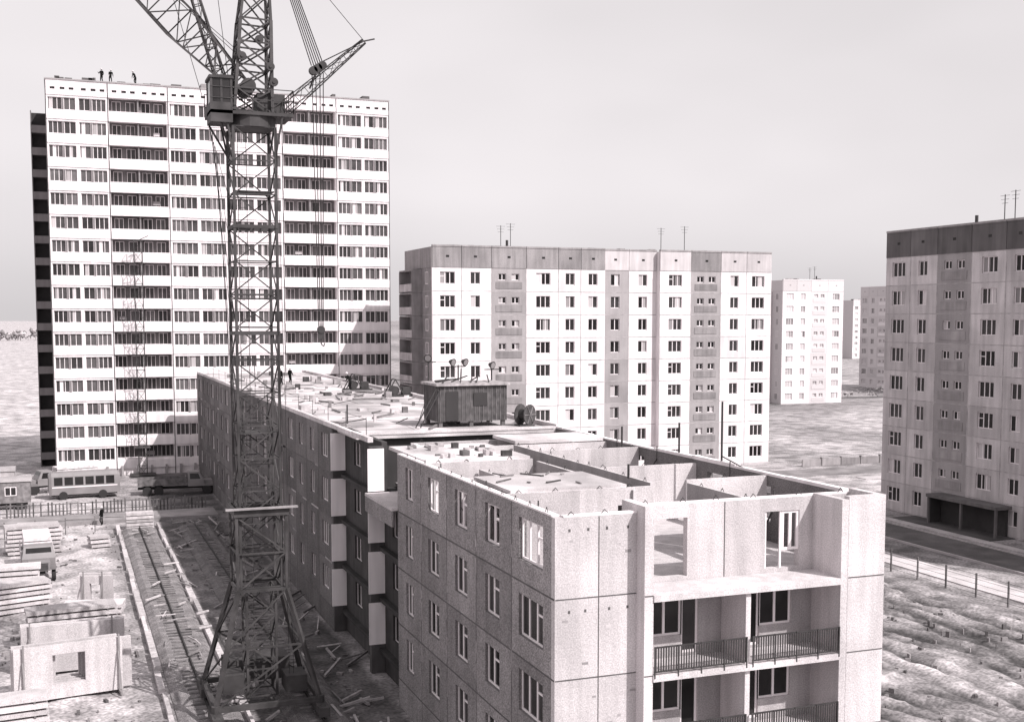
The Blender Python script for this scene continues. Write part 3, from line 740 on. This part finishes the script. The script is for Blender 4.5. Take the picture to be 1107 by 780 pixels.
def truck(x,y,name='flatbed_truck',load=True,ang=0.0):
    E=empty(name,(x,y,0)); b=MB();w=MB();g=MB();c=MB()
    c.wb(x-1.15,x+1.15,y,y+1.7,.9,1.6); 
    vs=[(x-1.15,y+.05,1.601),(x+1.15,y+.05,1.601),(x+1.15,y+1.7,1.601),(x-1.15,y+1.7,1.601),(x-1.0,y+.45,2.45),(x+1.0,y+.45,2.45),(x+1.0,y+1.65,2.45),(x-1.0,y+1.65,2.45)]
    c.add(vs,[(0,1,5,4),(1,2,6,5),(2,3,7,6),(3,0,4,7),(4,5,6,7)])
    g.add([(x-.92,y+.13,1.72),(x+.92,y+.13,1.72),(x+.86,y+.37,2.35),(x-.86,y+.37,2.35)],[(0,1,2,3)])
    for s_ in (-1,1): g.add([(x+s_*1.15,y+.4,1.7),(x+s_*1.15,y+1.5,1.7),(x+s_*1.04,y+1.5,2.3),(x+s_*1.04,y+.6,2.3)],[(0,1,2,3)])
    c.wb(x-.75,x+.75,y-1.0,y-.001,.85,1.5); c.wb(x-1.15,x-.76,y-.95,y-.002,.9,1.15,.8); c.wb(x+.76,x+1.15,y-.95,y-.002,.9,1.15,.8)
    for i in range(6): g.wb(x-.6,x+.6,y-1.03,y-1.001,.92+i*.09,.96+i*.09)
    b.wb(x-1.2,x+1.2,y+1.9,y+7,1.1,1.3); b.wb(x-1.2,x-1.12,y+1.9,y+7,1.301,1.8); b.wb(x+1.12,x+1.2,y+1.9,y+7,1.301,1.8); b.wb(x-1.1,x+1.1,y+1.9,y+1.98,1.301,2.0)
    if load:
        for i in range(5): b.wb(x-.95+ru(-.05,.05),x+.95+ru(-.05,.05),y+2.2+ru(-.1,.1),y+6.7+ru(-.1,.1),1.32+i*.3,1.32+i*.3+.22,1.3)
    for yy in (y-.3,y+4.8,y+6): 
        for s_ in (-1,1): w.beam((x+s_*1.12,yy,.5),(x+s_*.85,yy,.5),.5,16)
    w.wb(x-.4,x+.4,y-.8,y+7,.6,.79)
    flush(E,{'bed_and_load':(b,'woodl' if load else 'wood'),'wheels_chassis':(w,'tyre'),'windows':(g,'glass'),'cab':(c,'paint')})
    E.rotation_euler=(0,0,ang)
truck(-1.9,93,ang=.05); truck(14.5,134,'flatbed_truck.001',load=False,ang=1.5); truck(-3,140,'flatbed_truck.002',load=True,ang=-1.3)
def panel_rack(x,y,n,L,h,ang,name,opening=True):
    E=empty(name,(x,y,0)); p=MB();s=MB()
    ca,sa=math.cos(ang),math.sin(ang)
    for i in range(n):
        o=i*.42; F=(x+sa*o*-1,y+ca*o,ca,sa,sa,-ca)
        LL=L+ru(-.6,.3); hh=h+ru(-.25,.1)
        ops=[(LL*.35,LL*.65,.9,hh-.5,.22)] if opening else []
        wall(p,F,0,LL,.15,hh,.22,ops,[],[],through=True)
    F=(x,y,ca,sa,sa,-ca)
    for q in (.4,L-.6):
        s.box(F,q,q+.1,0,.15,-n*.42,.5); s.box(F,q,q+.08,.15,h+.3,.1,.18); s.beam(P(F,q,.1,1.0),P(F,q,h*.8,.15),.04)
    flush(E,{'panels':(p,'conc'),'rack':(s,'mid')})
def slab_stack(x,y,n,L,w,ang,name):
    E=empty(name,(x,y,0)); p=MB();s=MB(); ca,sa=math.cos(ang),math.sin(ang)
    F=(x,y,ca,sa,sa,-ca)
    for i in range(n):
        a=ru(-.12,.12); z=.12+i*.34
        p.box(F,a,L+a,z,z+.22,-w,0+ru(-.08,.08),ru(.8,1.15))
        for q in (.5,L-.6): s.box(F,q,q+.1,z-.12,z,-w,-.02)
    flush(E,{'slabs':(p,'conc'),'spacers':(s,'wood')})
panel_rack(-2.6,62.5,4,5.6,2.8,.15,'precast_panel_rack'); panel_rack(-2.4,67.5,5,5.2,2.7,.05,'precast_panel_rack.001',False)
slab_stack(-2.2,72.5,7,5.0,1.6,.1,'concrete_slab_stack'); slab_stack(-.5,76.5,5,3.6,1.6,-.2,'concrete_slab_stack.001')
panel_rack(.6,81,2,2.2,2.6,-.3,'precast_panel_rack.002'); slab_stack(-4.8,82,6,4,1.5,.3,'concrete_slab_stack.002')
slab_stack(-4.2,58,5,3.2,1.4,.1,'concrete_slab_stack.003')
slab_stack(2.0,104,3,1.6,1.3,.2,'concrete_slab_stack.004'); slab_stack(-5.4,88,6,3.6,1.6,.0,'concrete_slab_stack.005')
slab_stack(-4.5,103,7,4.2,1.8,.1,'concrete_slab_stack.006'); slab_stack(-4.0,110,4,3.2,1.8,-.1,'concrete_slab_stack.007')
def rubble():
    b=MB()
    for i in range(1300):
        z=R()
        if z<.4: x,y=ru(-12,4),ru(55,125)
        elif z<.6: x,y=ru(8.6,14.8),ru(50,120)
        else: x,y=ru(32,57),ru(40,105)
        s=ru(.03,.16); a=ru(0,3.14); F=(x,y,math.cos(a),math.sin(a),math.sin(a),-math.cos(a))
        b.box(F,0,s*ru(1,3),-.3,s*ru(.5,1),0,s,ru(.2,.7))
    b.obj('rubble','pave')
rubble()
def trees(name,x0,y0,x1,y1,h,n,seed):
    random.seed(seed); b=MB()
    for i in range(n):
        t=i/n+ru(-.01,.01); x=x0+(x1-x0)*t; y=y0+(y1-y0)*t+ru(-12,12); hh=h*ru(.45,1.1)*(0.7+.5*noise.noise(Vector((t*14,seed,0))))
        for q in range(7):
            cx,cy,cz=x+ru(-hh,hh)*.45,y+ru(-2,2),hh*ru(.35,.85); r=hh*ru(.15,.3)
            vs=[]
            for (dx,dy,dz) in ((1,0,0),(-1,0,0),(0,1,0),(0,-1,0),(0,0,1),(0,0,-1)):
                k=ru(.6,1.3)*r; vs.append((cx+dx*k,cy+dy*k,cz+dz*k))
            b.add(vs,[(0,2,4),(2,1,4),(1,3,4),(3,0,4),(2,0,5),(1,2,5),(3,1,5),(0,3,5)],ru(.6,1.6))
        b.beam((x,y,-.5),(x,y,hh*.5),hh*.03,5)
    b.obj(name,'tree')
trees('distant_tree_line',-620,900,60,1150,12,330,1); trees('distant_tree_line.001',200,620,900,800,9,240,2); trees('distant_tree_line.002',95,246,330,250,2.6,110,3)
trees('distant_tree_line.003',-160,330,-20,420,6,60,4)

# ---------------- people ----------------
def worker(x,y,z,face=0,lean=0,arm=0,name='construction_worker'):
    E=empty(name,(x,y,z)); 
    me=bpy.data.meshes.new('body'); l=lean
    V=[(0,0,.93),(0,l*.12,1.15),(0,l*.3,1.38),(0,l*.36,1.5),
       (.2,l*.3,1.40),(.27,l*.3+.05+arm*.1,1.13),(.24,l*.3+.22+arm*.15,.95+arm*.35),
       (-.2,l*.3,1.40),(-.27,l*.3,1.12),(-.25,l*.3+.1,.88),
       (.1,0,.86),(.12,.05,.48),(.12,0,.08),(.12,.14,.04),
       (-.1,0,.86),(-.13,.12,.5),(-.13,-.08,.08),(-.13,.06,.04)]
    Ed=[(0,1),(1,2),(2,3),(2,4),(4,5),(5,6),(2,7),(7,8),(8,9),(0,10),(10,11),(11,12),(12,13),(0,14),(14,15),(15,16),(16,17)]
    rad=[.15,.14,.16,.06,.075,.055,.04,.075,.055,.04,.1,.075,.055,.045,.1,.075,.055,.045]
    me.from_pydata(V,Ed,[]); 
    o=bpy.data.objects.new('body',me); COL.objects.link(o); o.parent=E
    me.materials.append(M['cloth'])
    sk=o.modifiers.new('s','SKIN')
    for i,r in enumerate(rad): me.skin_vertices[0].data[i].radius=(r,r*.85)
    me.skin_vertices[0].data[0].use_root=True
    sb=o.modifiers.new('sub','SUBSURF'); sb.levels=1; sb.render_levels=1
    hb=MB(); hc=Vector((0,l*.4,1.63))
    def ball(mb,c,rx,ry,rz,lo=-1.57,t=1):
        n=10; m=6; vs=[]
        for j in range(m+1):
            a=lo+(1.57-lo)*j/m
            for i in range(n):
                b_=2*math.pi*i/n; vs.append((c[0]+rx*math.cos(a)*math.cos(b_),c[1]+ry*math.cos(a)*math.sin(b_),c[2]+rz*math.sin(a)))
        mb.add(vs,[(j*n+i,j*n+(i+1)%n,(j+1)*n+(i+1)%n,(j+1)*n+i) for j in range(m) for i in range(n)],t)
    ball(hb,hc,.085,.1,.12); ball(hb,hc+Vector((0,.1,-.01)),.018,.03,.025)
    ball(hb,Vector(V[6]),.035,.035,.06); ball(hb,Vector(V[9])-Vector((0,0,.05)),.035,.035,.07)
    ho=hb.obj('head_and_hands','skin',E,True)
    kb=MB(); ball(kb,hc+Vector((0,0,.03)),.115,.135,.12,lo=0); kb.beam(hc+Vector((0,.03,.03)),hc+Vector((0,.03,.045)),.15,12)
    kb.obj('helmet','helmet',E,True)
    E.rotation_euler=(0,0,face)
worker(20.6,118.5,12.6,2,.3,.5); worker(21.6,119.4,12.6,-1,0,0,'construction_worker.001'); worker(24.8,106.5,12.6,1,.9,.2,'construction_worker.002')
worker(5.6,153.6,47.56,2.5,0,1,'construction_worker.003'); worker(6.6,154,47.56,3.5,.6,.2,'construction_worker.004'); worker(9.5,153.5,47.56,1,.8,0,'construction_worker.005')
worker(3.2,116,.0,1,0,0,'construction_worker.006')

# ---------------- camera ----------------
cam=bpy.data.cameras.new('camera'); co=bpy.data.objects.new('camera',cam); COL.objects.link(co)
co.location=(0,0,HC); co.rotation_euler=(math.radians(90-4.5),0,-A)
cam.sensor_width=36; cam.lens=36*1278/1107; cam.shift_y=0.049; cam.clip_end=20000; cam.clip_start=.5
scene.camera=co
# ---------------- light ----------------
sd=Vector((.54,-.9,1)).normalized()
el=math.asin(sd.z); azm=math.atan2(sd.x,sd.y)
sl=bpy.data.lights.new('sun','SUN'); sl.energy=5.0; sl.angle=math.radians(.5); sl.color=(1,.965,.95)
so=bpy.data.objects.new('sun',sl); COL.objects.link(so); so.rotation_euler=sd.to_track_quat('Z','Y').to_euler()
w=bpy.data.worlds.new('World'); scene.world=w; w.use_nodes=True
N=w.node_tree.nodes; L=w.node_tree.links
bg=N['Background']; sky=N.new('ShaderNodeTexSky'); sky.sky_type='NISHITA'; sky.sun_disc=False
sky.sun_elevation=el; sky.sun_rotation=azm; sky.dust_density=4; sky.air_density=1.0
bw=N.new('ShaderNodeRGBToBW'); L.new(sky.outputs[0],bw.inputs[0])
ma=N.new('ShaderNodeMath'); ma.operation='MULTIPLY_ADD'; ma.inputs[1].default_value=.7; ma.inputs[2].default_value=6.2
L.new(bw.outputs[0],ma.inputs[0])
# thin uneven high haze
tc=N.new('ShaderNodeTexCoord'); mp=N.new('ShaderNodeMapping'); mp.inputs['Scale'].default_value=(1,1,2.5); L.new(tc.outputs['Generated'],mp.inputs['Vector'])
nz=N.new('ShaderNodeTexNoise'); nz.inputs['Scale'].default_value=2.2; nz.inputs['Detail'].default_value=3; L.new(mp.outputs[0],nz.inputs['Vector'])
mr=N.new('ShaderNodeMapRange'); mr.inputs['From Min'].default_value=.3; mr.inputs['From Max'].default_value=.7; mr.inputs['To Min'].default_value=.93; mr.inputs['To Max'].default_value=1.1
L.new(nz.outputs['Fac'],mr.inputs['Value'])
mm=N.new('ShaderNodeMath'); mm.operation='MULTIPLY'; L.new(ma.outputs[0],mm.inputs[0]); L.new(mr.outputs['Result'],mm.inputs[1])
vm=N.new('ShaderNodeVectorMath'); vm.operation='SCALE'; vm.inputs[0].default_value=(1.03,.98,1.0); L.new(mm.outputs[0],vm.inputs['Scale'])
L.new(vm.outputs[0],bg.inputs['Color']); bg.inputs['Strength'].default_value=.1
scene.view_settings.view_transform='Standard'; scene.view_settings.look='None'; scene.view_settings.exposure=0
